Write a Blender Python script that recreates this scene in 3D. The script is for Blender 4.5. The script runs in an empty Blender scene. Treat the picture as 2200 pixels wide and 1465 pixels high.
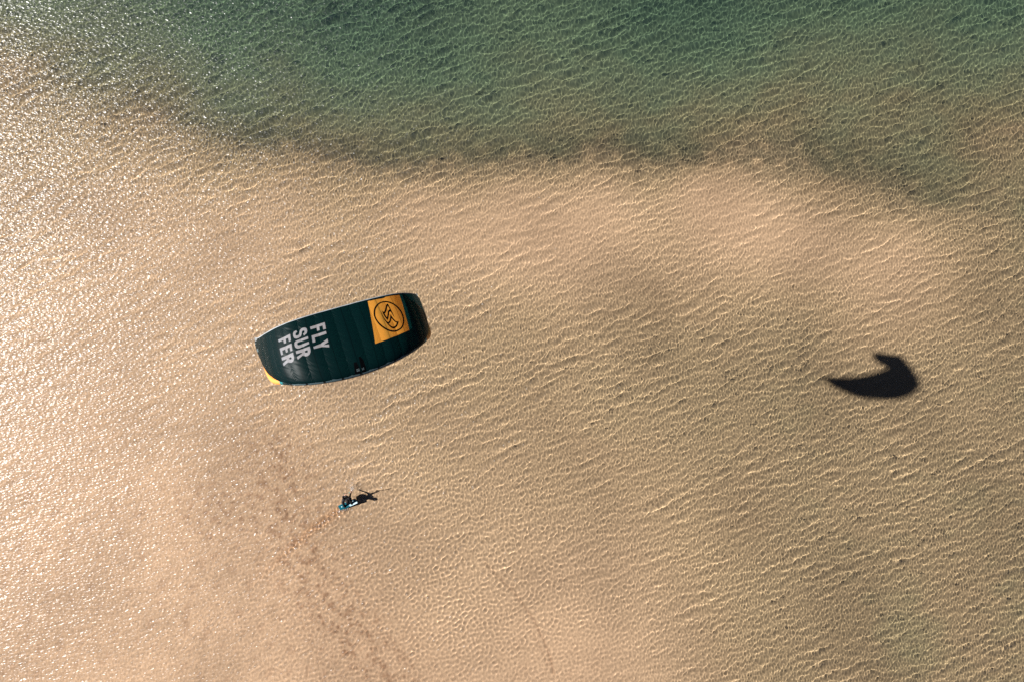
import bpy, math
import numpy as np
from mathutils import Vector, Matrix

S = bpy.context.scene
COL = S.collection
# ---------------------------------------------------------------- camera, sky, sun, exposure
ALT = 48.0
cam = bpy.data.objects.new("camera", bpy.data.cameras.new("camera"))
COL.objects.link(cam)
S.camera = cam
cam.data.lens = 24
cam.data.sensor_width = 36
cam.data.clip_end = 5000
cam.location = (0, 0, ALT)

SUN_DIR = Vector((1.2120, -0.1020, -1.0)).normalized()
world = bpy.data.worlds.new("World")
S.world = world
world.use_nodes = True
wn = world.node_tree
sky = wn.nodes.new("ShaderNodeTexSky")
sky.sky_type = 'NISHITA'
sky.sun_disc = False
sky.sun_elevation = math.asin(-SUN_DIR.z)
sky.sun_rotation = math.atan2(-SUN_DIR.x, -SUN_DIR.y)
sky.air_density = 0.20
sky.dust_density = 0.15
sky.ozone_density = 0.0
wn.links.new(sky.outputs[0], wn.nodes["Background"].inputs[0])
wn.nodes["Background"].inputs[1].default_value = 0.05

sl = bpy.data.lights.new("sun", 'SUN')
sl.energy = 5.0
sl.angle = math.radians(0.7)
sl.color = (1.0, 0.97, 0.935)
sun = bpy.data.objects.new("sun", sl)
COL.objects.link(sun)
sun.rotation_euler = SUN_DIR.to_track_quat('-Z', 'Y').to_euler()
sl.cycles.is_caustics_light = True          # the sun is refracted by the waves onto the sand

S.view_settings.view_transform = 'Standard'
S.view_settings.look = 'None'
S.view_settings.gamma = 1
S.view_settings.exposure = 0.83
S.cycles.caustics_refractive = True
S.cycles.caustics_reflective = False
S.cycles.use_denoising = False
S.cycles.sample_clamp_direct = 12
S.cycles.sample_clamp_indirect = 3

# ---------------------------------------------------------------- helpers
PX = 30.56                                   # photo pixels per metre at the water


def ground(px, py, h=0.0):
    """place seen at photo pixel px,py when it is h metres above the water"""
    k = (ALT - h) / 1466.7
    return Vector(((px - 1100) * k, (732.5 - py) * k, h))


def tag(o, label=None, cat=None, group=None, kind=None):
    if label: o['label'] = label
    if cat: o['category'] = cat
    if group: o['group'] = group
    if kind: o['kind'] = kind
    return o


def empty(name, loc, **kw):
    o = bpy.data.objects.new(name, None)
    COL.objects.link(o)
    o.location = loc
    o.empty_display_size = .2
    return tag(o, **kw)


def link(name, me, mat=None, parent=None):
    o = bpy.data.objects.new(name, me)
    COL.objects.link(o)
    if mat is not None:
        for m in (mat if isinstance(mat, (list, tuple)) else [mat]):
            me.materials.append(m)
    if parent is not None:
        o.parent = parent
        o.matrix_parent_inverse = Matrix.Translation(parent.location).inverted()
    return o


def mesh_from(name, V, F, smooth=True):
    me = bpy.data.meshes.new(name)
    V = np.asarray(V, np.float32)
    F = np.asarray(F, np.int32)
    n = F.shape[1]
    me.vertices.add(len(V)); me.vertices.foreach_set('co', V.ravel())
    me.loops.add(F.size); me.loops.foreach_set('vertex_index', F.ravel())
    me.polygons.add(len(F))
    me.polygons.foreach_set('loop_start', np.arange(0, F.size, n, dtype=np.int32))
    if smooth: me.polygons.foreach_set('use_smooth', np.ones(len(F), bool))
    me.update(calc_edges=True)
    return me


def grid_faces(M, N, wrap=False):
    i = np.arange(M * N).reshape(M, N)
    if wrap: i = np.concatenate([i, i[:, :1]], 1)
    return np.stack([i[:-1, :-1], i[:-1, 1:], i[1:, 1:], i[1:, :-1]], -1).reshape(-1, 4)


def set_color(me, name, rgb):
    a = me.attributes.new(name, 'FLOAT_COLOR', 'POINT')
    c = np.ones((len(me.vertices), 4), np.float32); c[:, :3] = rgb
    a.data.foreach_set('color', c.ravel())


def tube(P, R, seg=12, caps=True, close=False):
    """V,F of a tube through points P with radius R (number or list)"""
    P = np.asarray(P, float); n = len(P)
    R = np.broadcast_to(np.asarray(R, float), (n,)).copy()
    T = np.gradient(P, axis=0); T /= np.linalg.norm(T, axis=1)[:, None] + 1e-12
    up = np.array([0, 0, 1.]) if abs(T[0, 2]) < .9 else np.array([1., 0, 0])
    A = np.cross(T[0], up); A /= np.linalg.norm(A)
    rows = []
    a = np.linspace(0, 2 * np.pi, seg, endpoint=False)
    for i in range(n):
        A = A - T[i] * A.dot(T[i]); A /= np.linalg.norm(A)
        B = np.cross(T[i], A)
        rows.append(P[i] + R[i] * (np.cos(a)[:, None] * A + np.sin(a)[:, None] * B))
    if caps:
        rows = [np.repeat(P[:1], seg, 0) + (rows[0] - P[0]) * .02] + rows + [np.repeat(P[-1:], seg, 0) + (rows[-1] - P[-1]) * .02]
    V = np.concatenate(rows)
    return V, grid_faces(len(rows), seg, True)


def join(parts):
    Vs, Fs, o = [], [], 0
    for V, F in parts:
        Vs.append(V); Fs.append(np.asarray(F) + o); o += len(V)
    return np.concatenate(Vs), np.concatenate(Fs)


def material(name, color=(.5, .5, .5), rough=.5, spec=.5, metallic=0, attr=None, noise=None, bump=None):
    m = bpy.data.materials.new(name); m.use_nodes = True
    nt = m.node_tree; p = nt.nodes['Principled BSDF']
    p.inputs['Base Color'].default_value = (*color, 1)
    p.inputs['Roughness'].default_value = rough
    p.inputs['Specular IOR Level'].default_value = spec
    p.inputs['Metallic'].default_value = metallic
    tc = nt.nodes.new('ShaderNodeTexCoord')
    src = None
    if attr:
        a = nt.nodes.new('ShaderNodeAttribute'); a.attribute_name = attr; src = a.outputs['Color']
    if noise:
        sc, lo, hi = noise
        nz = nt.nodes.new('ShaderNodeTexNoise'); nz.inputs['Scale'].default_value = sc; nz.inputs['Detail'].default_value = 4
        nt.links.new(tc.outputs['Object'], nz.inputs['Vector'])
        mr = nt.nodes.new('ShaderNodeMapRange'); mr.inputs[1].default_value = .3; mr.inputs[2].default_value = .7
        mr.inputs[3].default_value = lo; mr.inputs[4].default_value = hi
        nt.links.new(nz.outputs[0], mr.inputs[0])
        mx = nt.nodes.new('ShaderNodeMix'); mx.data_type = 'RGBA'; mx.blend_type = 'MULTIPLY'; mx.inputs[0].default_value = 1
        if src: nt.links.new(src, mx.inputs[6])
        else: mx.inputs[6].default_value = (*color, 1)
        nt.links.new(mr.outputs[0], mx.inputs[7])
        src = mx.outputs[2]
    if src: nt.links.new(src, p.inputs['Base Color'])
    if bump:
        sc, st, dist = bump
        nz = nt.nodes.new('ShaderNodeTexNoise'); nz.inputs['Scale'].default_value = sc; nz.inputs['Detail'].default_value = 3
        nt.links.new(tc.outputs['Object'], nz.inputs['Vector'])
        b = nt.nodes.new('ShaderNodeBump'); b.inputs['Strength'].default_value = st; b.inputs['Distance'].default_value = dist
        nt.links.new(nz.outputs[0], b.inputs['Height']); nt.links.new(b.outputs[0], p.inputs['Normal'])
    return m


def sstep(x, a, b):
    t = np.clip((x - a) / (b - a), 0, 1)
    return t * t * (3 - 2 * t)


# ---------------------------------------------------------------- water and sand
DX = 0.048
NX, NY = 1760, 1248                        # fine patch, 84 x 60 m


def field(seed, lam, bw, ang, spread):
    """random wave field of wavelength lam, travelling towards ang degrees, standard deviation 1"""
    r = np.random.default_rng(seed)
    kx = np.fft.fftfreq(NX, DX) * 2 * np.pi; ky = np.fft.fftfreq(NY, DX) * 2 * np.pi
    kx, ky = np.meshgrid(kx, ky)
    k = np.hypot(kx, ky) + 1e-9
    th = np.arctan2(ky, kx) - math.radians(ang)
    A = np.exp(-(np.log(k * lam / 2 / np.pi) / bw) ** 2 / 2) / k
    if spread: A = A * np.exp(-(np.sin(th) / spread) ** 2 / 2)
    h = np.fft.ifft2(A * (r.normal(size=k.shape) + 1j * r.normal(size=k.shape))).real
    return (h / h.std()).astype(np.float32)


xs = (np.arange(NX) - NX / 2) * DX
ys = (np.arange(NY) - NY / 2) * DX
GX, GY = np.meshgrid(xs, ys)

# depth of the water (m) at places on the photographed shore, metres from below the camera
DEPTH = [(1000,60,.95),(300,60,.84),(0,10,.74),(2000,-30,1.0),(1500,110,.95),(600,140,.88),(900,190,.86),(100,-60,.9),(2200,-60,.98),(1100,-80,1.),
 (0,125,.56),(250,195,.64),(420,245,.64),(560,285,.64),(750,310,.64),(900,325,.62),(1050,330,.62),(1200,320,.62),(1350,322,.62),(1500,330,.61),(1800,365,.61),(2000,405,.60),(2190,420,.58),(2190,240,.62),(1900,230,.65),(1500,240,.66),(1200,240,.68),(900,240,.74),(1300,170,.80),(1700,150,.74),(2150,90,.84),
 (0,330,.42),(300,340,.4),(600,390,.38),(900,400,.36),(1100,390,.36),(1300,385,.34),(1500,385,.32),(1650,420,.3),(1450,480,.32),(1750,480,.30),(1950,500,.34),(2150,500,.50),
 (1100,700,.41),(1400,700,.44),(1700,700,.48),(2150,650,.51),(2150,1000,.52),(2150,1430,.53),(1750,1150,.495),(1500,1000,.45),(1650,1430,.47),(1300,1420,.2),(1150,1300,.24),(1000,1050,.34),
 (1150,900,.4),(700,900,.29),(400,700,.25),(100,600,.27),(200,1000,.15),(400,1300,.09),(100,1400,.1),(600,1450,.1),(790,1430,.15),(950,1350,.23),(620,1100,.2),(800,600,.36)]


def rbf(pts, X, Y, eps=.5):
    P = np.array([((a - 1100) / PX, (732.5 - b) / PX) for a, b, _ in pts]); z = np.array([c for *_, c in pts])
    n = len(P); tps = lambda r2: .5 * r2 * np.log(r2 + 1e-9)     # thin plate spline
    K = tps(((P[:, None] - P[None]) ** 2).sum(-1)) + eps * np.eye(n); Q = np.c_[np.ones(n), P]
    w = np.linalg.solve(np.block([[K, Q], [Q.T, np.zeros((3, 3))]]), np.r_[z, 0, 0, 0])
    out = w[n] + w[n + 1] * X + w[n + 2] * Y
    for (a, b), c in zip(P, w):
        out += c * tps((X - a) ** 2 + (Y - b) ** 2)
    return out


def upsample(c, xi, yi):
    """bilinear lookup of coarse grid c (index coordinates xi along columns, yi along rows)"""
    xi = np.clip(xi, 0, c.shape[1] - 1.001); yi = np.clip(yi, 0, c.shape[0] - 1.001)
    i = yi.astype(int); j = xi.astype(int); fi = (yi - i)[:, None]; fj = (xi - j)[None]
    a = c[i][:, j]; b = c[i][:, j + 1]; d = c[i + 1][:, j]; e = c[i + 1][:, j + 1]
    return (a * (1 - fj) + b * fj) * (1 - fi) + (d * (1 - fj) + e * fj) * fi


cx = np.linspace(-44, 44, 177); cy = np.linspace(-31, 31, 125)
CX, CY = np.meshgrid(np.clip(cx, -37, 37), np.clip(cy, -25.5, 26.5))
coarse = rbf(DEPTH, CX, CY)


def lookup(x, y):
    return upsample(coarse, (x + 44) / .5, (y + 31) / .5)


big = field(11, 9.0, .4, 60, 0)
mid = field(12, 2.2, .5, 100, .7)
depth = lookup(xs, ys)
depth = depth + .018 * big * sstep(depth, .1, .6) + .012 * mid * sstep(depth, .2, .6)
flat0 = depth.copy()
depth = np.clip(depth, .17, 1.15)


def blob(px, py, rx, ry, rot=0):
    a = math.radians(rot); x = GX - (px - 1100) / PX; y = GY - (732.5 - py) / PX
    u = x * math.cos(a) + y * math.sin(a); v = -x * math.sin(a) + y * math.cos(a)
    return np.exp(-((u * PX / rx) ** 2 + (v * PX / ry) ** 2))


def path_dist(pts):
    """distance (m) from a polyline given in photo pixels on the ground, and the position along it 0..1"""
    P = np.array([((a - 1100) / PX, (732.5 - b) / PX) for a, b in pts])
    x0, x1 = P[:, 0].min() - 5, P[:, 0].max() + 5; y0, y1 = P[:, 1].min() - 5, P[:, 1].max() + 5
    D = np.full(GX.shape, 99.); U = np.zeros(GX.shape)
    j = np.where((xs > x0) & (xs < x1))[0]; i = np.where((ys > y0) & (ys < y1))[0]
    sl_ = np.ix_(i, j); X = GX[sl_]; Y = GY[sl_]; d = D[sl_]; u = U[sl_]; n = len(P) - 1
    for k in range(n):
        a, b = P[k], P[k + 1]; e = b - a; t = np.clip(((X - a[0]) * e[0] + (Y - a[1]) * e[1]) / (e @ e), 0, 1)
        q = np.hypot(X - a[0] - t * e[0], Y - a[1] - t * e[1]); m = q < d
        d[m] = q[m]; u[m] = (k + t[m]) / n
    D[sl_] = d; U[sl_] = u
    return D, U


# waves
chop = field(1, .95, .36, 110, .32)
chop2 = field(2, .52, .28, 108, .45)
cells = field(3, .36, .25, 112, .8)
fine = field(4, .18, .22, 20, .6)
fine2 = field(5, .22, .22, 150, .7)
swell = field(6, 5.0, .4, 110, .5)
tail_, tail_u = path_dist([(731, 1093), (700, 1117), (665, 1140), (640, 1165), (600, 1200), (560, 1235), (520, 1262)])
wake = np.exp(-(tail_ / .28) ** 2) * (1 - tail_u) ** .7
wake_edge = np.exp(-((tail_ - .38 - 1.2 * tail_u) / .16) ** 2) * (1 - tail_u)
shal = sstep(flat0, .08, .34)                       # 0 on the flats, 1 in knee-deep water
deep = sstep(depth, .5, .85)
calm = .25 + .75 * shal
bottom_mid = blob(950, 1330, 420, 260, 0)           # small honeycomb ripples here
patch = sstep(field(7, 7.0, .5, 110, .8), -1.2, 1.2)
wind = .62 + .78 * patch
h = (.0120 * chop * (1 - .3 * deep) * calm * (1 - .75 * bottom_mid) * wind
     + .0050 * chop2 * (1 - .35 * deep) * (.45 + .55 * shal) * (1 - .3 * bottom_mid)
     + .0032 * cells * (.82 + 1.3 * bottom_mid)
     + (.00135 * fine + .0014 * fine2) * (.6 + .4 * shal) * (1 - .45 * bottom_mid) * (1 - .5 * deep)
     + .012 * swell * shal)
h = h + .012 * wake * field(8, .33, .3, 30, 0) + .012 * wake_edge
h = h + 1.0 * np.maximum(h, 0) ** 2            # sharper crests


NM = 100


def stretch(a, far, n):
    """extend sorted coordinates a to +-far with n growing steps on each side"""
    g = (np.geomspace(1, far, n) - 1) / (far - 1)
    near = .14 * np.arange(1, NM + 1)                       # 14 m of slightly coarser waves, then growing steps
    a = np.concatenate([a[0] - near[::-1], a, a[-1] + near])
    hi = a[-1] + .14 + g * (far - a[-1]); lo = a[0] - .14 - g * (far + a[0])
    return np.concatenate([lo[::-1], a, hi])


def wrap(Z, x, y):
    """read the (periodic) field Z of the fine patch at columns x and rows y anywhere"""
    return Z[np.ix_(np.round((y - ys[0]) / DX).astype(int) % NY, np.round((x - xs[0]) / DX).astype(int) % NX)]


def fade(x, y, fx=50, fy=37):
    return sstep(fx + 6 - np.abs(x), 0, 6)[None] * sstep(fy + 6 - np.abs(y), 0, 6)[:, None]


def depth_at(x, y):
    d = lookup(x, y); f = fade(x, y)
    return d + f * (.018 * wrap(big, x, y) * sstep(d, .1, .6) + .012 * wrap(mid, x, y) * sstep(d, .2, .6))


NE = 36
xs2 = stretch(xs, 900, NE); ys2 = stretch(ys, 900, NE)
X2, Y2 = np.meshgrid(xs2, ys2)
H2 = wrap(h, xs2, ys2) * fade(xs2, ys2)
D2 = np.clip(depth_at(xs2, ys2), .06, 1.15)
water_me = mesh_from('water', np.stack([X2, Y2, H2], -1).reshape(-1, 3), grid_faces(*X2.shape))
# how much light the water lets through, per colour, by depth (one way)
dd = np.array([0, .1, .3, .42, .52, .62, .75, .9, 1.05])
TR = np.array([1, 1, .68, .52, .335, .130, .058, .028, .012]) ** .5
TG = np.array([1, 1, .69, .53, .345, .176, .124, .100, .058]) ** .5
TB = np.array([1, 1, .67, .485, .30, .140, .096, .078, .050]) ** .5
f_ = D2.ravel()
set_color(water_me, 'tint', np.stack([np.interp(f_, dd, TR), np.interp(f_, dd, TG), np.interp(f_, dd, TB)], -1))

turb = water_me.attributes.new('turbid', 'FLOAT', 'POINT')           # share of light scattered back by cloudy deeper water
turb.data.foreach_set('value', np.interp(f_, [.4, .6, .8, 1.], [0, .02, .055, .06]).astype(np.float32))
wm = bpy.data.materials.new('sea_water'); wm.use_nodes = True
nt = wm.node_tree; p = nt.nodes['Principled BSDF']
p.inputs['Transmission Weight'].default_value = 1
p.inputs['IOR'].default_value = 1.333
p.inputs['Roughness'].default_value = 0.03
at = nt.nodes.new('ShaderNodeAttribute'); at.attribute_name = 'tint'
nt.links.new(at.outputs['Color'], p.inputs['Base Color'])
am = nt.nodes.new('ShaderNodeAttribute'); am.attribute_name = 'turbid'
mt = nt.nodes.new('ShaderNodeMath'); mt.operation = 'SUBTRACT'; mt.inputs[0].default_value = 1
nt.links.new(am.outputs['Fac'], mt.inputs[1]); nt.links.new(mt.outputs[0], p.inputs['Transmission Weight'])
tc = nt.nodes.new('ShaderNodeTexCoord')
mp = nt.nodes.new('ShaderNodeMapping'); mp.inputs['Rotation'].default_value = (0, 0, math.radians(-35)); mp.inputs['Scale'].default_value = (1, 2.1, 1)
nt.links.new(tc.outputs['Object'], mp.inputs[0])
nz = nt.nodes.new('ShaderNodeTexNoise'); nz.inputs['Scale'].default_value = 3.3; nz.inputs['Detail'].default_value = 1.2; nz.inputs['Roughness'].default_value = .5
nt.links.new(mp.outputs[0], nz.inputs['Vector'])
bp = nt.nodes.new('ShaderNodeBump'); bp.inputs['Strength'].default_value = 1; bp.inputs['Distance'].default_value = .081
nt.links.new(nz.outputs[0], bp.inputs['Height']); nt.links.new(bp.outputs[0], p.inputs['Coat Normal'])
p.inputs['Coat Weight'].default_value = 1
p.inputs['Coat IOR'].default_value = 1.333
p.inputs['Coat Roughness'].default_value = .30
water = link('water', water_me, wm)
tag(water, label='clear shallow sea water with small wind waves', kind='structure')
water.cycles.is_caustics_caster = True

# sand: every second point of the fine patch
band, band_u = path_dist([(585, 985), (605, 1040), (625, 1110), (665, 1200), (700, 1280), (750, 1350), (800, 1420), (850, 1500)])
lump = field(21, 1.5, .45, 30, .8); lump3 = field(25, .4, .4, 70, 0); lump2 = field(22, .7, .5, 0, 0); grainy = field(23, .3, .5, 0, 0)
bandm = np.exp(-(band / np.clip(1.5 + .5 * big + .4 * mid, .5, 4)) ** 2)
bandm2 = np.exp(-(band / 3.3) ** 2)
dark = .16 * bandm * sstep(lump + .9 * lump2, -1, 2.) + .30 * bandm2 * sstep(.6 * lump2 + .5 * lump + .75 * lump3, -.2, 2.4) + .08 * bandm2
dark += .30 * blob(460, 1100, 95, 75) * sstep(lump2, -.5, 1.5)
flats = 1 - sstep(flat0, .1, .24)
pits = sstep(field(24, 1.5, .35, 160, .8) + .35 * lump2, .9, 2.0) * flats
dark += .16 * pits
slope_patch = (blob(1330, 305, 130, 28) + blob(1500, 330, 90, 25) + blob(1230, 325, 90, 22) + blob(1860, 330, 170, 45, -8) + blob(1700, 310, 90, 30) + .8 * blob(2020, 420, 150, 30, -12) + .7 * blob(700, 320, 260, 30, -14))
ledge, ledge_u = path_dist([(230, 190), (420, 252), (600, 300), (800, 328), (1000, 335), (1200, 325), (1400, 322), (1600, 335), (1750, 355), (1900, 388), (2060, 430)])
green_dark = .40 * np.clip(.55 * slope_patch + np.exp(-(ledge / np.clip(1.45 + .35 * big, .6, 3)) ** 2) * np.sin(np.pi * np.clip(ledge_u, 0, 1)) ** .5, 0, 1) * sstep(lump, -3.2, 1.2)
plume = np.exp(-(tail_ / .35) ** 2) * (1 - tail_u)
t1, t1u = path_dist([(1040, 1208), (1070, 1240), (1110, 1280), (1145, 1330), (1170, 1380), (1184, 1420), (1190, 1448)])
t2, _ = path_dist([(1150, 1370), (1166, 1400), (1178, 1432)])
groove = np.exp(-(t1 / .085) ** 2) * (.6 + .4 * t1u) + .6 * np.exp(-(t2 / .06) ** 2)
dark += .36 * groove
q = slice(None, None, 2)
bx = stretch(xs[q], 900, 30); by = stretch(ys[q], 900, 30)
BX, BY = np.meshgrid(bx, by)
inside = ((np.abs(bx) < 42.3)[None] & (np.abs(by) < 30)[:, None]).astype(float)
take = lambda Z: wrap(Z, bx, by)
sand = np.array([.59, .422, .252])[None, None] * np.ones(BX.shape + (1,))
murk = sstep(field(26, 12., .4, 20, .8), -.3, 1.6) * sstep(GX, -4, 8) * sstep(-GY, -12, -5)
dark, murk, green_dark, plume = (take(Z) * inside for Z in (dark, murk, green_dark, plume))
fb = fade(bx, by)
d_bed = depth_at(bx, by)
warm = sstep(d_bed, .55, .12)[..., None]
tone = 1 - .13 * murk + fb * (.045 * take(big) + .02 * take(mid) + .03 * take(lump2 * flats))
sand = sand * tone[..., None] * (1 - np.clip(dark, 0, .75)[..., None] * np.array([.86, 1.0, 1.06]))
sand = sand * (1 - green_dark[..., None] * np.array([1.05, .95, .9]))
sand = sand * (1 - .22 * plume[..., None] * np.array([.3, 1, 1.6]))
sand = sand * (1 + warm * np.array([.24, .155, .21]))
bed_rel =  .006 * lump * flats + .006 * lump2 * (bandm2 + flats * .5) + .003 * grainy * flats - .03 * groove - .012 * pits
bz = -np.clip(d_bed, .17, 1.15) + take(bed_rel) * inside
bed_me = mesh_from('seabed', np.stack([BX, BY, bz], -1).reshape(-1, 3), grid_faces(*BX.shape))
set_color(bed_me, 'sand', sand.reshape(-1, 3))
bm_ = material('sand', attr='sand', rough=.9, spec=.0, noise=(7, .95, 1.05))
seabed = link('seabed', bed_me, bm_)
tag(seabed, label='pale rippled sand bed under the water', kind='structure')
seabed.cycles.is_caustics_receiver = True
# ---------------------------------------------------------------- the kite
KP = dict(ox=-4.9013, oy=-0.3538, oz=26.7622, yaw=0.2980, roll=0.2823, pitch=-0.2065, W=2.8162, D=2.2285, a0=0.7032, a2=1.1902, a4=0.0375, a6=0.9978, b0=1.5469, b2=0.0352, b4=0.1305, b6=0.3510, Phi=1.4044, camber=0.0903, g=1.6884)
KC = np.array([KP['ox'], KP['oy'], KP['oz']])
KR = np.array(Matrix.Rotation(KP['yaw'], 3, 'Z') @ Matrix.Rotation(KP['roll'], 3, 'Y') @ Matrix.Rotation(KP['pitch'], 3, 'X'))
CELL = 0.1427


def kite_surf(t, s, off=0.0, world=True):
    """point of the canopy: t -1..1 along the span, s 0 leading edge..1 trailing edge, off along the arc's normal"""
    t = np.asarray(t, float); s = np.asarray(s, float); t, s = np.broadcast_arrays(t, s); p = KP
    ph = t * p['Phi']
    x = p['W'] * np.sin(ph) / math.sin(p['Phi']); z = -p['D'] * ((1 - np.cos(ph)) / (1 - math.cos(p['Phi']))) ** p['g']
    le = -(p['a0'] - p['a2'] * t ** 2 - p['a4'] * t ** 4 - p['a6'] * t ** 8); te = p['b0'] + p['b2'] * t ** 2 + p['b4'] * t ** 4 + p['b6'] * t ** 8
    y = le + (te - le) * s
    n = np.stack([np.sin(ph), 0 * ph, np.cos(ph)], -1)
    sp = np.clip(s, 0, 1)
    cam_ = p['camber'] * 4 * np.sqrt(sp + 1e-6) * (1 - sp) * (1 - .6 * t ** 2)
    P = np.stack([x, y, z], -1) + n * (cam_ + off)[..., None]
    return P @ KR.T + KC if world else P


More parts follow.
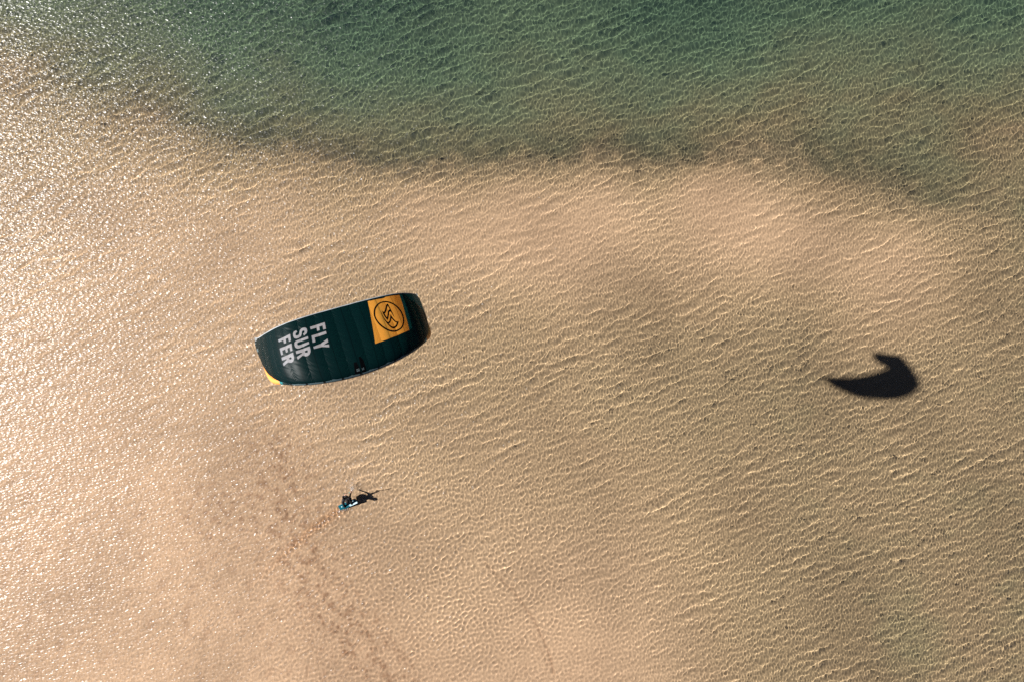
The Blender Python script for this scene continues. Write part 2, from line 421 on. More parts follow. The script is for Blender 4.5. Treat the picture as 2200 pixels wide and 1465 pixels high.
kite = empty('kite', Vector(KC), label='dark teal kite with white lettering and an orange panel, flying over the shallows', cat='kite')
COLS = dict(dark=(.0014, .021, .023), black=(.003, .003, .004), orange=(1.0, .47, .075), teal=(.010, .11, .115), white=(.48, .49, .53), grey=(.22, .30, .32))
DECALS = [["orange",[[0.2221,0.972],[0.5352,0.972],[0.4786,0.3284],[0.1607,0.3217]]],
 ["teal",[[0.5316,0.972],[0.5686,0.972],[0.5145,0.3376],[0.4786,0.3284]]],
 ["dark",[[0.2377,0.985],[0.3788,0.985],[0.3729,0.9606],[0.2409,0.9673]]],
 ["black",[[0.2325,0.7783],[0.2406,0.8103],[0.2509,0.8381],[0.2635,0.8618],[0.2788,0.8813],[0.2968,0.8967],[0.3151,0.9063],[0.3335,0.9101],[0.3497,0.9108],[0.3636,0.9082],[0.3787,0.8995],[0.3951,0.8846],[0.4099,0.867],[0.423,0.8465],[0.4357,0.8209],[0.448,0.7899],[0.4586,0.756],[0.4672,0.7192],[0.473,0.6812],[0.4758,0.642],[0.4754,0.6022],[0.4717,0.562],[0.4668,0.5275],[0.4605,0.4988],[0.4521,0.4705],[0.4415,0.443],[0.4289,0.4205],[0.4144,0.4031],[0.3988,0.3912],[0.3821,0.3847],[0.3655,0.3827],[0.3489,0.385],[0.3339,0.3906],[0.3204,0.3995],[0.3059,0.4141],[0.2905,0.4344],[0.2763,0.4591],[0.2632,0.4881],[0.2514,0.5204],[0.2409,0.5558],[0.2333,0.5916],[0.2285,0.6278],[0.2253,0.6611],[0.2237,0.6913],[0.2243,0.7205],[0.2271,0.7484]]],
 ["orange",[[0.2444,0.7685],[0.2508,0.7949],[0.2595,0.8183],[0.2703,0.8386],[0.2832,0.8571],[0.2981,0.8738],[0.3137,0.8845],[0.3299,0.8892],[0.3448,0.8897],[0.3584,0.8859],[0.3723,0.8775],[0.3865,0.8644],[0.4001,0.8477],[0.413,0.8271],[0.4249,0.8017],[0.4359,0.7713],[0.4451,0.7381],[0.4524,0.702],[0.4574,0.6681],[0.4599,0.6365],[0.4599,0.6028],[0.4574,0.567],[0.453,0.536],[0.4467,0.5098],[0.4394,0.4845],[0.4311,0.4603],[0.4205,0.44],[0.4077,0.4236],[0.3945,0.4134],[0.3809,0.409],[0.3669,0.4078],[0.3526,0.4095],[0.3392,0.4144],[0.3267,0.4225],[0.3135,0.4352],[0.2997,0.4523],[0.2866,0.4747],[0.2742,0.5024],[0.263,0.5327],[0.2531,0.5659],[0.2457,0.5975],[0.2408,0.6277],[0.2374,0.657],[0.2354,0.6855],[0.2361,0.7136],[0.2395,0.7414]]],
 ["black",[[0.3728,0.8591],[0.3777,0.8432],[0.3804,0.7811],[0.3828,0.7164],[0.3839,0.6618],[0.3849,0.5966],[0.3785,0.6379],[0.3724,0.7037],[0.3672,0.7184],[0.3609,0.7118],[0.3469,0.6705],[0.3306,0.6227],[0.3165,0.5942],[0.3087,0.6288],[0.3021,0.6736],[0.2988,0.7143],[0.3015,0.7805],[0.3042,0.7484],[0.3124,0.7383],[0.3233,0.7536],[0.3418,0.7975],[0.3589,0.8412]]],
 ["orange",[[0.3683,0.8186],[0.3714,0.755],[0.359,0.7464],[0.3495,0.7289],[0.3359,0.6853],[0.3198,0.6397],[0.3162,0.6699],[0.3128,0.7045],[0.3254,0.7181],[0.3376,0.7417],[0.3519,0.779]]],
 ["black",[[0.291,0.7664],[0.2916,0.7314],[0.2932,0.6851],[0.299,0.6259],[0.3065,0.5851],[0.3121,0.5656],[0.3195,0.5646],[0.3304,0.5774],[0.3412,0.6037],[0.3524,0.6411],[0.3628,0.6774],[0.3658,0.6359],[0.373,0.5856],[0.3826,0.5449],[0.3941,0.5286],[0.4073,0.5241],[0.3936,0.4858],[0.3753,0.4534],[0.3549,0.4383],[0.3377,0.442],[0.3251,0.4613],[0.3132,0.4941],[0.3012,0.548],[0.2915,0.6111],[0.2878,0.6753],[0.2877,0.7292]]],
 ["orange",[[0.3569,0.6034],[0.3657,0.5634],[0.3737,0.5325],[0.3855,0.5125],[0.3771,0.4913],[0.3605,0.4711],[0.3415,0.4722],[0.3288,0.4908],[0.3202,0.5173],[0.3147,0.5376],[0.3278,0.5425],[0.3407,0.5649]]],
 ["white",[[-0.5576,0.7795],[-0.4336,0.8071],[-0.4392,0.6988],[-0.4598,0.6901],[-0.4588,0.7558],[-0.485,0.7545],[-0.4889,0.6895],[-0.5106,0.6853],[-0.5107,0.7459],[-0.5563,0.736]]],
 ["white",[[-0.5606,0.6285],[-0.4394,0.6546],[-0.4456,0.5415],[-0.4652,0.5353],[-0.4643,0.6029],[-0.4894,0.595],[-0.4929,0.5401],[-0.5113,0.5327],[-0.5122,0.5902],[-0.5399,0.5837],[-0.5408,0.5172],[-0.56,0.5071]]],
 ["white",[[-0.5633,0.47],[-0.4448,0.5108],[-0.4476,0.4406],[-0.4517,0.4038],[-0.4661,0.3705],[-0.4852,0.3576],[-0.5037,0.3608],[-0.5137,0.3742],[-0.5638,0.323],[-0.5658,0.3676],[-0.5199,0.4172],[-0.5209,0.4319],[-0.5652,0.4176]]],
 ["dark",[[-0.4978,0.4377],[-0.474,0.4482],[-0.4721,0.4197],[-0.4796,0.4114],[-0.4939,0.4109]]],
 ["white",[[-0.3773,0.8329],[-0.3719,0.8052],[-0.3854,0.7909],[-0.391,0.7693],[-0.3847,0.7495],[-0.37,0.7497],[-0.361,0.7639],[-0.3545,0.7928],[-0.3467,0.8211],[-0.3335,0.8354],[-0.3161,0.8391],[-0.2988,0.8322],[-0.2891,0.8107],[-0.2898,0.7737],[-0.2981,0.7408],[-0.3246,0.7174],[-0.3267,0.7507],[-0.3149,0.7605],[-0.3107,0.7823],[-0.3159,0.7959],[-0.327,0.7966],[-0.3345,0.7819],[-0.3397,0.7523],[-0.3502,0.7256],[-0.3665,0.7099],[-0.3816,0.7043],[-0.3957,0.7089],[-0.4072,0.7233],[-0.4118,0.7588],[-0.4088,0.7957],[-0.3993,0.8235]]],
 ["white",[[-0.295,0.6924],[-0.3819,0.68],[-0.4003,0.6731],[-0.4137,0.6499],[-0.4176,0.6135],[-0.4157,0.5798],[-0.4043,0.5555],[-0.3894,0.5486],[-0.2997,0.5777],[-0.2991,0.6116],[-0.3815,0.596],[-0.3906,0.6031],[-0.3948,0.6214],[-0.3902,0.6381],[-0.3794,0.6435],[-0.2964,0.6551]]],
 ["white",[[-0.4197,0.519],[-0.3008,0.5415],[-0.3015,0.4897],[-0.3061,0.4579],[-0.319,0.4246],[-0.3361,0.4085],[-0.3548,0.411],[-0.3692,0.4249],[-0.372,0.4341],[-0.4215,0.3832],[-0.4228,0.428],[-0.3745,0.4643],[-0.3766,0.4786],[-0.4203,0.4742]]],
 ["dark",[[-0.3529,0.4893],[-0.3273,0.4962],[-0.3254,0.4718],[-0.3327,0.4593],[-0.3472,0.462],[-0.3524,0.4733]]],
 ["white",[[-0.2613,0.8233],[-0.1428,0.8333],[-0.1485,0.7317],[-0.1691,0.7293],[-0.1664,0.7927],[-0.1929,0.7889],[-0.1965,0.7367],[-0.2172,0.736],[-0.215,0.7854],[-0.2611,0.7821]]],
 ["white",[[-0.2663,0.6878],[-0.153,0.7001],[-0.1546,0.6582],[-0.2479,0.6495],[-0.2504,0.5828],[-0.2718,0.5809]]],
 ["white",[[-0.2747,0.5216],[-0.219,0.5389],[-0.1578,0.5854],[-0.1595,0.5353],[-0.1989,0.5114],[-0.1595,0.5003],[-0.1621,0.4598],[-0.2127,0.4918],[-0.2751,0.488]]],
 ["black",[[-0.029,0.1623],[-0.008,0.1614],[-0.0027,0.0721],[-0.0009,0.0025],[-0.0453,0.0097]]],
 ["black",[[0.0162,0.2142],[0.0283,0.2201],[0.0432,0.1595],[0.0449,0.0577],[0.0403,0.0057],[0.0091,0.0065],[0.0103,0.0691]]],
 ["grey",[[-0.0241,0.0679],[-0.0148,0.0671],[-0.0166,0.0355],[-0.0262,0.0348]]],
 ["black",[[-0.0217,0.0609],[-0.0176,0.0612],[-0.0185,0.0429],[-0.0223,0.0416]]],
 ["grey",[[-0.0121,0.0669],[-0.0041,0.0688],[-0.0049,0.0508],[-0.0101,0.0466],[-0.004,0.0442],[-0.0049,0.0346],[-0.0147,0.0357],[-0.0139,0.0486],[-0.0074,0.0549],[-0.0075,0.0624],[-0.0124,0.06]]],
 ["grey",[[0.0136,0.0611],[0.0189,0.0622],[0.0197,0.0323],[0.0156,0.0321],[0.0158,0.0529]]],
 ["grey",[[0.025,0.0617],[0.03,0.0642],[0.028,0.035],[0.0238,0.0348],[0.026,0.0542]]],
 ["grey",[[-0.7228,0.0028],[-0.6887,0.0301],[-0.6861,0.0075],[-0.6362,0.0249],[-0.642,0.0094],[-0.71,0.0205]]],
 ["grey",[[-0.9789,0.4609],[-0.9197,0.6708],[-0.9203,0.5652],[-0.98,0.3]]],
 ["grey",[[-0.9884,0.6953],[-0.961,0.7921],[-0.9592,0.7457],[-0.9868,0.6389]]],
 ["grey",[[-1.0048,0.4339],[-0.973,0.6523],[-0.973,0.5962],[-1.0029,0.325]]],
 ["grey",[[-1.0,0.345],[-0.9942,0.3986],[-0.995,0.32],[-0.995,0.325]]],
 ["grey",[[-0.99,0.275],[-0.99,0.27],[-0.98,0.295],[-0.985,0.26]]],
 ["grey",[[-0.975,0.275],[-0.975,0.27],[-0.97,0.255],[-0.97,0.26]]]]

NT, NS = 1500, 640
tt, ss = np.meshgrid(np.linspace(-1, 1, NT), np.linspace(0, 1, NS))
colr = np.ones((NS, NT, 3)) * np.array(COLS['dark'])
# black centre part by the middle strut and reinforcement strips
cellpos = tt / CELL
fr = cellpos - np.round(cellpos)
seam = np.exp(-(fr * CELL * 3.6 / .010) ** 2)


def paint(poly, rgb):
    P = np.array(poly); asp = np.array([3.6, 2.2])
    lo, hi = P.min(0) - .01, P.max(0) + .01
    j = np.where((tt[0] >= lo[0]) & (tt[0] <= hi[0]))[0]; i = np.where((ss[:, 0] >= lo[1]) & (ss[:, 0] <= hi[1]))[0]
    if not len(i) or not len(j): return
    ix = np.ix_(i, j); X = tt[ix] * asp[0]; Y = ss[ix] * asp[1]; Q = P * asp
    ins = np.zeros(X.shape, bool); D = np.full(X.shape, 9.)
    for k in range(len(Q)):
        a = Q[k - 1]; b = Q[k]; e = b - a; L = e @ e + 1e-12
        u = np.clip(((X - a[0]) * e[0] + (Y - a[1]) * e[1]) / L, 0, 1)
        D = np.minimum(D, np.hypot(X - a[0] - u * e[0], Y - a[1] - u * e[1]))
        ins ^= ((a[1] > Y) != (b[1] > Y)) & (X < (b[0] - a[0]) * (Y - a[1]) / (b[1] - a[1] + 1e-12) + a[0])
    m = np.clip(.5 + np.where(ins, D, -D) / .005, 0, 1)[..., None]
    colr[ix] = colr[ix] * (1 - m) + np.array(rgb) * m


for name, poly in DECALS:
    paint(poly, COLS[name])
# reinforcements at the tips and the pale tip corners
for sx in (-1, 1):
    paint([(sx * .93, .93), (sx * .99, .80), (sx * 1.01, .80), (sx * 1.01, 1.01), (sx * .90, 1.01)], (.50, .54, .55))
colr *= (1 - .55 * seam)[..., None]
rng = np.random.default_rng(5)


def vnoise(u, v, seed):
    r = np.random.default_rng(seed); n = 256; g = r.uniform(-1, 1, (n, n))
    i = np.floor(u).astype(int); j = np.floor(v).astype(int); a = u - i; b = v - j; a = a * a * (3 - 2 * a); b = b * b * (3 - 2 * b)
    G = lambda p_, q_: g[p_ % n, q_ % n]
    return (G(i, j) * (1 - a) + G(i + 1, j) * a) * (1 - b) + (G(i, j + 1) * (1 - a) + G(i + 1, j + 1) * a) * b


w = np.abs(fr) * 2
billow = .020 * (1 - w ** 2) * (.35 + .65 * np.sin(np.pi * np.clip(ss, 0, 1)) ** .5)
# wrinkles run out from the seams, strongest near both edges
wr = vnoise(ss * 46 + np.abs(fr) * 6, cellpos * 3.0 + 40, 1) * np.exp(-((1 - w) / .45) ** 2) * 0 + \
     vnoise(ss * 60 - w * 9, np.floor(cellpos + .5) * 7.3 + w * 1.2, 2) * np.clip(w - .25, 0, 1)
wr2 = vnoise(ss * 26 + tt * 22, tt * 9 + 50, 3)
edgew = .35 + .65 * (np.exp(-(ss / .3) ** 2) + np.exp(-((1 - ss) / .18) ** 2))
off = billow + .0055 * wr * edgew + .0045 * wr2 * edgew
Pk = kite_surf(tt, ss, off)
top = Pk.reshape(-1, 3)
me = mesh_from('canopy', top - KC, grid_faces(NS, NT))
set_color(me, 'paint', colr.reshape(-1, 3))
cm = material('ripstop_fabric', attr='paint', rough=.42, spec=.18, bump=(60, .06, .01))
canopy = link('canopy', me, cm); canopy.parent = kite
# thin cloth: some sunlight comes through the fabric
nt = cm.node_tree; pb = nt.nodes['Principled BSDF']; tl_ = nt.nodes.new('ShaderNodeBsdfTranslucent')
mx = nt.nodes.new('ShaderNodeMixShader'); mx.inputs[0].default_value = .60
gm_ = nt.nodes.new('ShaderNodeGamma'); gm_.inputs[1].default_value = 1.12
nt.links.new(pb.inputs['Base Color'].links[0].from_socket, gm_.inputs[0]); nt.links.new(gm_.outputs[0], tl_.inputs['Color'])
nt.links.new(pb.outputs[0], mx.inputs[1]); nt.links.new(tl_.outputs[0], mx.inputs[2])
nt.links.new(mx.outputs[0], nt.nodes['Material Output'].inputs[0])

# leading edge tube
n = 420
tl = np.linspace(-1, 1, n)
P0 = kite_surf(tl, 0 * tl, 0, False)
ph = tl * KP['Phi']
nrm = np.stack([np.sin(ph), 0 * ph, np.cos(ph)], -1)
tipm = np.exp(-((np.abs(tl) - .80) / .10) ** 2)
rad = .115 - .03 * np.abs(tl) ** 2 + .015 * tipm
cen = P0 - nrm * (rad * .60)[:, None] + np.array([0, 1, 0]) * (rad * .62)[:, None]
cen = cen + nrm * (tipm * rad * .60)[:, None] - np.array([0, 1, 0]) * (tipm * rad * .80)[:, None]
V, F = tube(cen @ KR.T, np.where(np.abs(tl) > .985, rad * .7, rad), 20)
tv = np.repeat(np.concatenate([[-1], tl, [1]]), 20)
f2 = tv / CELL - np.round(tv / CELL)
lc = np.ones((len(tv), 3)) * np.array([.07, .11, .12])
lc[np.abs(f2 * CELL * 3.6) < .035] = (.004, .006, .007)
lc[np.abs(tv) > 4.1 * CELL] = (.005, .02, .021)
lc[np.abs(tv) > .66] = (.02, .19, .20)
lc[np.abs(tv) > .69] = (.95, .34, .07)
lc[np.abs(tv) > .935] = (.005, .03, .032)
le_me = mesh_from('leading_edge', V, F)
set_color(le_me, 'paint', lc)
le = link('leading_edge', le_me, material('inflated_tube', attr='paint', rough=.45, spec=.4)); le.parent = kite

# trailing edge tape
tl = np.linspace(-.96, .96, 300)
V, F = tube(kite_surf(tl, 1 + 0 * tl, .0, True) - KC, .016, 8)
te = link('trailing_edge', mesh_from('trailing_edge', V, F), material('pale_tape', (.42, .46, .48), .5, .4, noise=(5, .8, 1.1))); te.parent = kite

# struts under the canopy
strut_mat = material('strut_fabric', (.02, .09, .095), .5, .3, noise=(4, .8, 1.2))
for k in (-4, -2, 0, 2, 4):
    s_ = np.linspace(.03, .985, 30)
    r_ = np.interp(s_, [0, .1, .8, 1], [.065, .07, .055, .02])
    P = kite_surf(k * CELL + 0 * s_, s_, -r_ - .002) - KC
    V, F = tube(P, r_, 12)
    o = link('strut', mesh_from('strut', V, F), strut_mat); o.parent = kite
# bridle under the leading edge
bridle_mat = material('bridle_cord', (.03, .03, .03), .7, .2)
rider0 = np.array(ground(745, 1060, 1.75))
down = (rider0 - KC); down = down / np.linalg.norm(down)
bridle_pt = {}
for sx in (-1, 1):
    j = kite_surf(sx * .42, 0.02, -.1) + down * 1.5
    bridle_pt[sx] = j
    parts = []
    for tpos in (.18, .46, .72):
        a = kite_surf(sx * tpos, 0.0, -.12)
        parts.append(tube(np.array([a, j]) - KC, .002, 5))
    V, F = join(parts)
    o = link('bridle', mesh_from('bridle', V, F), bridle_mat); o.parent = kite
# ---------------------------------------------------------------- the board
tailp = np.array(ground(728.9, 1090.2, .0)); nosep = np.array(ground(766.4, 1074.2, .27))
ax = nosep - tailp; BL = np.linalg.norm(ax); ax /= BL
lat = np.cross([0, 0, 1.], ax); lat /= np.linalg.norm(lat); lat = lat + np.array([0, 0, .10]); lat /= np.linalg.norm(lat)
up = np.cross(ax, lat); up /= np.linalg.norm(up)
BC = (tailp + nosep) / 2


def bpt(u, v, w=0.0):
    """board coordinates: u along -1..1, v across in metres, w up in metres"""
    u = np.asarray(u, float); v = np.asarray(v, float); w = np.asarray(w, float)
    u, v, w = np.broadcast_arrays(u, v, w)
    rock = .045 * u ** 2
    return BC + ax * (u * BL / 2)[..., None] + lat * v[..., None] + up * (w + rock)[..., None]


board = empty('kiteboard', Vector(BC), label='teal kiteboard with white stripes under the rider, its nose lifted off the water', cat='kiteboard')


def blocal(V): return V - BC


nu, nv = 260, 90
uu = np.linspace(-1, 1, nu); vv = np.linspace(-1, 1, nv)
U, Vv = np.meshgrid(uu, vv)
half = .208 * np.clip(1 - .13 * np.abs(uu) ** 2.2, 0, 1) * np.clip(((1 - np.abs(uu)) / .05 + .55), 0, 1) ** .28
half[0] = half[-1] = .15
half = half * 1.0
prof = np.sqrt(np.clip(1 - np.abs(vv) ** 10, 0, 1))
topV = bpt(U, Vv * half[None], .009 * prof[:, None]); botV = bpt(U, Vv * half[None], -.009 * prof[:, None])
i0 = nu * nv
F = grid_faces(nv, nu); Fb = grid_faces(nv, nu)[:, ::-1] + i0
Iu = np.arange(i0).reshape(nv, nu)
rim = np.concatenate([Iu[0], Iu[1:, -1], Iu[-1, -2::-1], Iu[-2:0:-1, 0]]); r2 = np.roll(rim, -1)
Fs = np.stack([rim, rim + i0, r2 + i0, r2], -1)
me = mesh_from('deck', blocal(np.concatenate([topV.reshape(-1, 3), botV.reshape(-1, 3)])), np.concatenate([F, Fb, Fs]))
A = (U * BL / 2); Bm = Vv * half[None]
dc = np.ones((nv, nu, 3)) * np.array([.004, .095, .125])
pale = np.array([.52, .68, .74])
# white wedge along the lower right edge with three stripes
m1 = (A > .06) & (Bm < -.075 + .10 * np.clip(.2 - A, 0, .2))
dc[m1] = pale
for k in range(3):
    c = .085 + .045 * k
    dc[(np.abs(A - c + .25 * (Bm + .1)) < .007) & (Bm < -.02)] = (.05, .30, .36)
dc[(A > .03) & (A < .19) & (Bm < -.03) & (Bm > -.08) & ~(((A * 40).astype(int) % 2) == 0)] = pale
# ring of a large round emblem
rr = np.hypot((A - .33) / 1.25, Bm - .035)
dc[(rr < .125) & (rr > .082)] = pale
dc[(np.abs(A + .50) < .035) & (np.abs(Bm - .01) < .038)] = pale
dc[(np.abs(A + .02 + .3 * (Bm + .06)) < .035) & (np.abs(Bm + .075) < .022)] = (.16, .42, .50)
dc[(np.abs(A - .58) < .022) & (np.abs(Bm - .06) < .03)] = (.002, .03, .06)
full = np.concatenate([dc.reshape(-1, 3), np.ones((i0, 3)) * np.array([.25, .3, .3])])
set_color(me, 'paint', full)
deck = link('deck', me, material('board_gloss', attr='paint', rough=.3, spec=.5)); deck.parent = board
rub = material('black_rubber', (.010, .010, .012), .7, .3, noise=(30, .7, 1.3))
for u0 in (-.40, .40):
    # pad
    a, b = np.meshgrid(np.linspace(-1, 1, 14), np.linspace(-1, 1, 14))
    sq = np.maximum(np.abs(a), np.abs(b)); hgt = .010 + .016 * np.sqrt(np.clip(1 - sq ** 6, 0, 1))
    P = bpt(u0 + a * .105, b * .15, hgt)
    me = mesh_from('foot_pad', blocal(P.reshape(-1, 3)), grid_faces(14, 14))
    o = link('foot_pad', me, rub); o.parent = board
    an = np.linspace(0, math.pi, 15)
    P = bpt(u0 + .02 * np.cos(an), .085 * np.cos(an), .012 + .085 * np.sin(an) ** .7)
    parts = [tube(P + ax * d, .013, 8) for d in (-.035, -.012, .012, .035)]
    V, F = join(parts)
    o = link('foot_strap', mesh_from('foot_strap', blocal(V), F), rub); o.parent = board
for u0 in (-.93, .93):
    for v0 in (-.13, .13):
        P = [bpt(u0 - .045, v0, -.01), bpt(u0 + .045, v0, -.01), bpt(u0 + .025, v0, -.055), bpt(u0 - .025, v0, -.055)]
        P = np.array(P); n_ = lat * .004
        V = np.concatenate([P + n_, P - n_]); F = np.array([[0, 1, 2, 3], [7, 6, 5, 4], [0, 4, 5, 1], [1, 5, 6, 2], [2, 6, 7, 3], [3, 7, 4, 0]])
        o = link('fin', mesh_from('fin', blocal(V), F, False), rub); o.parent = board

# ---------------------------------------------------------------- the rider
fL = np.array(bpt(-.38, 0.0, .035)); fR = np.array(bpt(.40, -.01, .035))
g = lambda *a: np.array(ground(*a))
hip = g(743.8, 1068.5, .54)
pelL = g(739.8, 1069, .54); pelR = g(747.8, 1068.3, .56)
kneeL = g(737.0, 1076.5, .60); kneeR = g(753.0, 1071.5, .66)
ankL = fL + up * .08; ankR = fR + up * .08
waist = g(743.8, 1070, .68); chest = g(744.6, 1072.5, .88); neckb = g(745.4, 1075, 1.0)
head0 = g(745.8, 1075.8, 1.05); head1 = g(746.3, 1076.6, 1.12); head2 = g(746.5, 1077.2, 1.20)
shL = g(739.0, 1071.8, .98); shR = g(750.3, 1071.8, .97)
elL = g(736.5, 1066, 1.16); wrL = g(740.8, 1062.8, 1.36)
elR = g(753.0, 1060.5, .64); wrR = g(755.6, 1054, .24)
barC = g(745.5, 1060, 1.74)
barA = g(738.0, 1060.5, 1.34); barB = g(751.5, 1057.5, 1.70)
barC = (barA + barB) / 2; bard = (barB - barA) / np.linalg.norm(barB - barA)

verts, edges, rads, kind = [], [], [], []


def jv(p, r, parent=None, k=0):
    verts.append(np.asarray(p, float)); rads.append(r if isinstance(r, tuple) else (r, r)); kind.append(k)
    if parent is not None: edges.append((parent, len(verts) - 1))
    return len(verts) - 1


i_hip = jv(hip, (.24, .20))
i_w = jv(waist, (.24, .20), i_hip); i_c = jv(chest, (.27, .22), i_w); i_n = jv(neckb, (.14, .12), i_c)
i_h0 = jv(head0, (.085, .09), i_n); i_h1 = jv(head1, (.105, .12), i_h0); i_h2 = jv(head2, (.09, .10), i_h1)
for sh, el, wr_, side in ((shL, elL, wrL, 0), (shR, elR, wrR, 1)):
    a = jv(sh, .12, i_c); m_ = jv((sh + el) / 2, .075, a); b = jv(el, .058, m_)
    c = jv(el * .55 + wr_ * .45, .055, b); d = jv(wr_, .036, c)
    # hand: palm, four fingers and a thumb
    if side == 0:
        pd = bard * .0 + (barA * .62 + barB * .38 - wr_); pd /= np.linalg.norm(pd)
    else:
        pd = (wr_ - el); pd /= np.linalg.norm(pd)
    sd = np.cross(pd, [0, 0, 1.]); sd /= np.linalg.norm(sd)
    if side == 0: sd = bard
    nd = np.cross(sd, pd)
    pm = jv(wr_ + pd * .055, (.040, .020), d)
    for q_, ln in zip((-1.5, -.5, .5, 1.5), (.062, .075, .080, .068)):
        r0 = jv(wr_ + pd * .095 + sd * q_ * .020, .0095, pm)
        curl = nd * (-.55 if side == 0 else -.18)
        d1 = pd * .85 + curl; d1 /= np.linalg.norm(d1)
        r1 = jv(verts[r0] + d1 * ln * .5, .0088, r0)
        d2 = pd * (.1 if side == 0 else .8) + curl * 1.6; d2 /= np.linalg.norm(d2)
        jv(verts[r1] + d2 * ln * .5, .0075, r1)
    t0 = jv(wr_ + pd * .045 + sd * .042 - nd * .01, .012, pm); jv(verts[t0] + pd * .035 + sd * .02 - nd * .02, .0095, t0)
for pl, kn, an_, ft in ((pelL, kneeL, ankL, fL), (pelR, kneeR, ankR, fR)):
    a = jv(pl, .15, i_hip); m_ = jv((pl + kn) / 2, .145, a); b = jv(kn, .11, m_)
    c = jv(kn * .62 + an_ * .38, .10, b); d = jv(an_, .05, c)
    e_ = jv(ft + lat * (-.05) + up * .02, (.042, .032), d); e2 = jv(ft + lat * (-.13) + up * .012, (.040, .020), e_)
    jv(ft + lat * .05 + up * .02, .033, d)
me = bpy.data.meshes.new('rig'); me.from_pydata([tuple(v) for v in verts], edges, [])
rig = bpy.data.objects.new('rig', me); COL.objects.link(rig)
sk = rig.modifiers.new('skin', 'SKIN'); sk.use_smooth_shade = True; sk.branch_smoothing = .6
for i, r in enumerate(rads): me.skin_vertices[0].data[i].radius = r
me.skin_vertices[0].data[0].use_root = True
sb = rig.modifiers.new('sub', 'SUBSURF'); sb.levels = sb.render_levels = 2
bpy.context.view_layer.update()
dg = bpy.context.evaluated_depsgraph_get()
body_me = bpy.data.meshes.new_from_object(rig.evaluated_get(dg))
bpy.data.objects.remove(rig)
for v in body_me.vertices:                    # nose and chin on the head
    pass
suit = material('neoprene', (.006, .006, .008), .6, .3, noise=(12, .7, 1.4))
skin = material('skin', (.50, .27, .19), .5, .4, noise=(20, .9, 1.1))
body_me.materials.clear(); body_me.materials.append(suit); body_me.materials.append(skin)
hd = [(head0, .13), (head1, .13), (head2, .12)]
for poly in body_me.polygons:
    c = np.array(poly.center)
    d_ = [np.linalg.norm(c - wrR - (wrR - elR) * .2), np.linalg.norm(c - wrL - (wrL - elL) * .35)]
    isk = (np.linalg.norm(c - (elR * .45 + wrR * .55)) < .17) or d_[0] < .19 or d_[1] < .17 or np.linalg.norm(c - head1) < .11
    poly.material_index = 1 if isk else 0
    poly.use_smooth = True
body = bpy.data.objects.new('person', body_me); COL.objects.link(body)
# move the origin to the feet
base = Vector((fL + fR) / 2)
body_me.transform(Matrix.Translation(-base)); body.location = base
tag(body, label='person in a black wetsuit crouching on the teal kiteboard, one hand on the bar', cat='person')


def child_of_body(name, V, F, mat, smooth=True):
    o = link(name, mesh_from(name, np.asarray(V) - np.array(base), F, smooth), mat); o.parent = body
    return o


# hair: a cap of short dark hair over the crown and back of the head
hu = (head2 - head0); hu /= np.linalg.norm(hu)
face = np.array([.75, .45, 0.]); face -= hu * face.dot(hu); face /= np.linalg.norm(face); hs = np.cross(hu, face)
th_, fi_ = np.meshgrid(np.linspace(0, 1, 14), np.linspace(0, 2 * math.pi, 32, endpoint=False), indexing='ij')
lim = 1.55 + .55 * (np.cos(fi_) < 0) * np.abs(np.cos(fi_)) - .10 * np.clip(np.cos(fi_), 0, 1)
a_ = th_ * lim
hc = (head1 * .5 + head2 * .5)
rn = 1 + .03 * np.random.default_rng(3).normal(size=a_.shape)
V = hc + rn[..., None] * (hu * (np.cos(a_) * .128)[..., None] + face * (np.sin(a_) * np.cos(fi_) * .128)[..., None] + hs * (np.sin(a_) * np.sin(fi_) * .118)[..., None])
child_of_body('hair', V.reshape(-1, 3), grid_faces(14, 32, True), material('dark_hair', (.012, .008, .006), .6, .3, noise=(60, .5, 1.6)))
# face: nose, ears, eyes
parts = []
parts.append(tube([head1 + face * .085 + hu * .02, head1 + face * .108 - hu * .012], [.008, .013], 8))
for s__ in (-1, 1): parts.append(tube([head1 + hs * s__ * .082 + hu * .02, head1 + hs * s__ * .088 - hu * .02], .014, 8))
child_of_body('nose', *parts[0], skin); child_of_body('ear', *parts[1], skin); child_of_body('ear', *parts[2], skin)
# harness round the waist
an = np.linspace(0, 2 * math.pi, 40, endpoint=False)
hx = (pelR - pelL); hx /= np.linalg.norm(hx); hz = (waist - hip); hz /= np.linalg.norm(hz); hy = np.cross(hz, hx)
rings = []
for k_, (dz_, rs) in enumerate([(-.03, 1.0), (-.02, 1.06), (.10, 1.08), (.12, 1.0)]):
    rings.append(hip * .35 + waist * .65 + hz * (dz_ - .06) + rs * (np.cos(an)[:, None] * hx * .20 + np.sin(an)[:, None] * hy * .18))
V = np.concatenate(rings)
child_of_body('harness', V, grid_faces(4, 40, True), material('harness_cloth', (.012, .03, .04), .7, .3, noise=(20, .6, 1.4)))
hook = hip * .35 + waist * .65 + hy * .135 * (1 if hy.dot(barC - waist) > 0 else -1)

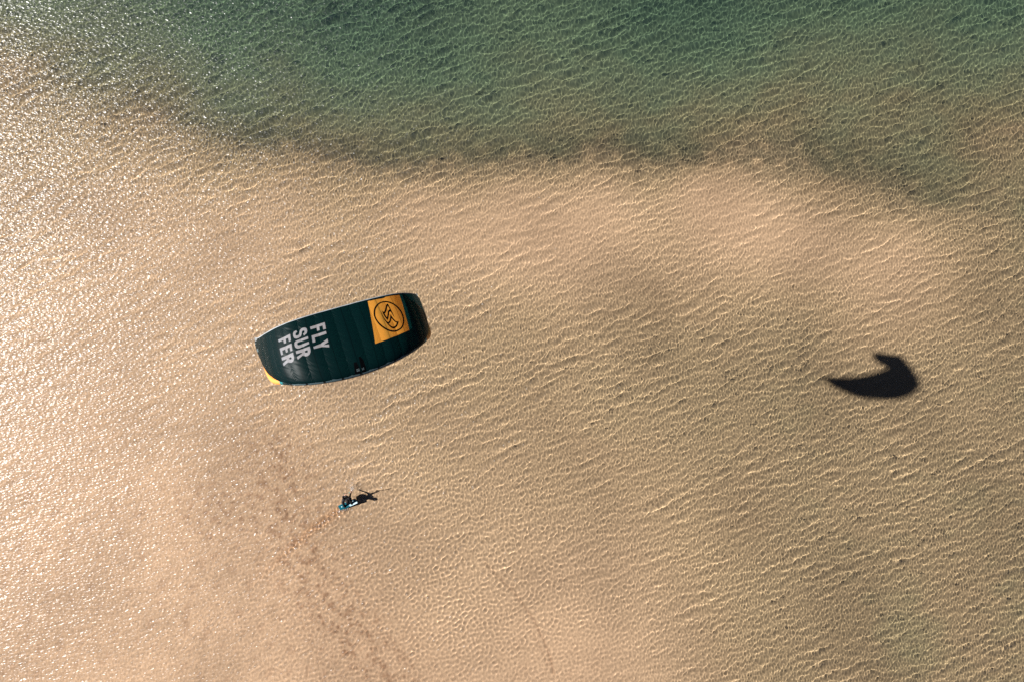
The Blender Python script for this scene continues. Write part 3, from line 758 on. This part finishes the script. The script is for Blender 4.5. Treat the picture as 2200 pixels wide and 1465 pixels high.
# ---------------------------------------------------------------- control bar and lines
bar = empty('control_bar', Vector(barC), label='short black kite control bar with teal ends held above the rider', cat='kite bar')
bl = lambda V: np.asarray(V) - barC
V, F = tube([barA + bard * .10, barA * .75 + barB * .25, barC, barB * .75 + barA * .25, barB - bard * .10], .014, 12)
o = link('grip', mesh_from('grip', bl(V), F), material('bar_grip', (.012, .012, .014), .8, .2, noise=(60, .6, 1.4))); o.parent = bar
tealm = material('float_foam', (.03, .22, .20), .6, .3, noise=(30, .8, 1.2))
kdir = KC - barC; kdir /= np.linalg.norm(kdir)
for e_, sgn in ((barA, -1), (barB, 1)):
    V, F = tube([e_ - bard * sgn * .11, e_ - bard * sgn * .05, e_ + kdir * .05, e_ + kdir * .16], [.017, .022, .022, .014], 12)
    o = link('bar_end', mesh_from('bar_end', bl(V), F), tealm); o.parent = bar
V, F = tube([hook, barC - kdir * .05, barC + kdir * .55], .003, 8)
o = link('depower_line', mesh_from('depower_line', bl(V), F), material('depower_rope', (.25, .08, .05), .7, .3)); o.parent = bar
linem = material('flying_line_fibre', (.35, .36, .34), .7, .2)
top_ = barC + kdir * .55
ends = [(barA + kdir * .15, kite_surf(-.97, .9, -.02)), (barB + kdir * .15, kite_surf(.97, .9, -.02)), (top_, bridle_pt[-1]), (top_, bridle_pt[1])]
for a, b in ends:
    V, F = tube([a, a * .5 + b * .5, b], .0012, 5)
    o = link('flying_line', mesh_from('flying_line', bl(V), F), linem); o.parent = bar

# ---------------------------------------------------------------- spray and foam by the board
rng = np.random.default_rng(9)
ico = []
t_ = (1 + 5 ** .5) / 2
iv = np.array([(-1, t_, 0), (1, t_, 0), (-1, -t_, 0), (1, -t_, 0), (0, -1, t_), (0, 1, t_), (0, -1, -t_), (0, 1, -t_), (t_, 0, -1), (t_, 0, 1), (-t_, 0, -1), (-t_, 0, 1)]); iv /= np.linalg.norm(iv[0])
iF = np.array([(0,11,5),(0,5,1),(0,1,7),(0,7,10),(0,10,11),(1,5,9),(5,11,4),(11,10,2),(10,7,6),(7,1,8),(3,9,4),(3,4,2),(3,2,6),(3,6,8),(3,8,9),(4,9,5),(2,4,11),(6,2,10),(8,6,7),(9,8,1)])


def drops(n, fn, rlo, rhi):
    out = []
    for _ in range(n):
        p_ = fn(); r_ = rlo * (rhi / rlo) ** (rng.random() ** 2)
        out.append((iv * r_ * rng.uniform(.7, 1.3, 3) + p_, iF))
    return out


def hand_spray():
    u = rng.random() ** .8
    c = wrR * (1 - u) + np.array(ground(756, 1038, .15)) * u
    return c + rng.normal(size=3) * np.array([.10, .10, .10]) * (.35 + 1.3 * u)


def haze_spray():
    c = np.array(ground(748, 1046, .3)); return c + rng.normal(size=3) * np.array([.28, .18, .12])


def edge_spray():
    u = rng.random(); return bpt(-1.0 + .8 * u, -.24, -.02) + rng.normal(size=3) * np.array([.07, .05, .015]) + np.array([.0, -.05, -.02])


def tail_foam():
    u = rng.random() ** 1.6
    a = np.array(ground(729, 1094, .015)); b = np.array(ground(640, 1163, .015))
    return a * (1 - u) + b * u + rng.normal(size=3) * np.array([.06, .06, .008]) * (1 + 2.2 * u)


V, F = join(drops(240, hand_spray, .004, .018) + drops(60, haze_spray, .003, .006) + drops(110, edge_spray, .005, .016) + drops(170, tail_foam, .005, .015))
spray = link('spray', mesh_from('spray', V, F), material('white_foam', (.80, .80, .80), .5, .5, noise=(20, .9, 1.0)))
tag(spray, label='white water droplets and foam thrown up round the board and hand', cat='spray', kind='stuff')

# ---------------------------------------------------------------- a twig floating alone
tw = ground(1453.5, 1094, .02)
d_ = Vector((.35, 1, 0)).normalized()
V, F = join([tube([d_ * -.16, d_ * -.05 + Vector((.01, 0, .01)), d_ * .07, d_ * .17 + Vector((.02, 0, 0))], [.006, .014, .012, .005], 8),
             tube([d_ * .02, d_ * .06 + Vector((.05, .01, .01))], [.009, .004], 6)])
twig = link('twig', mesh_from('twig', V, F), material('wet_bark', (.018, .012, .009), .6, .3, noise=(40, .5, 1.5)))
twig.location = tw
tag(twig, label='tiny dark twig floating alone in the clear water below the kite shadow', cat='twig')
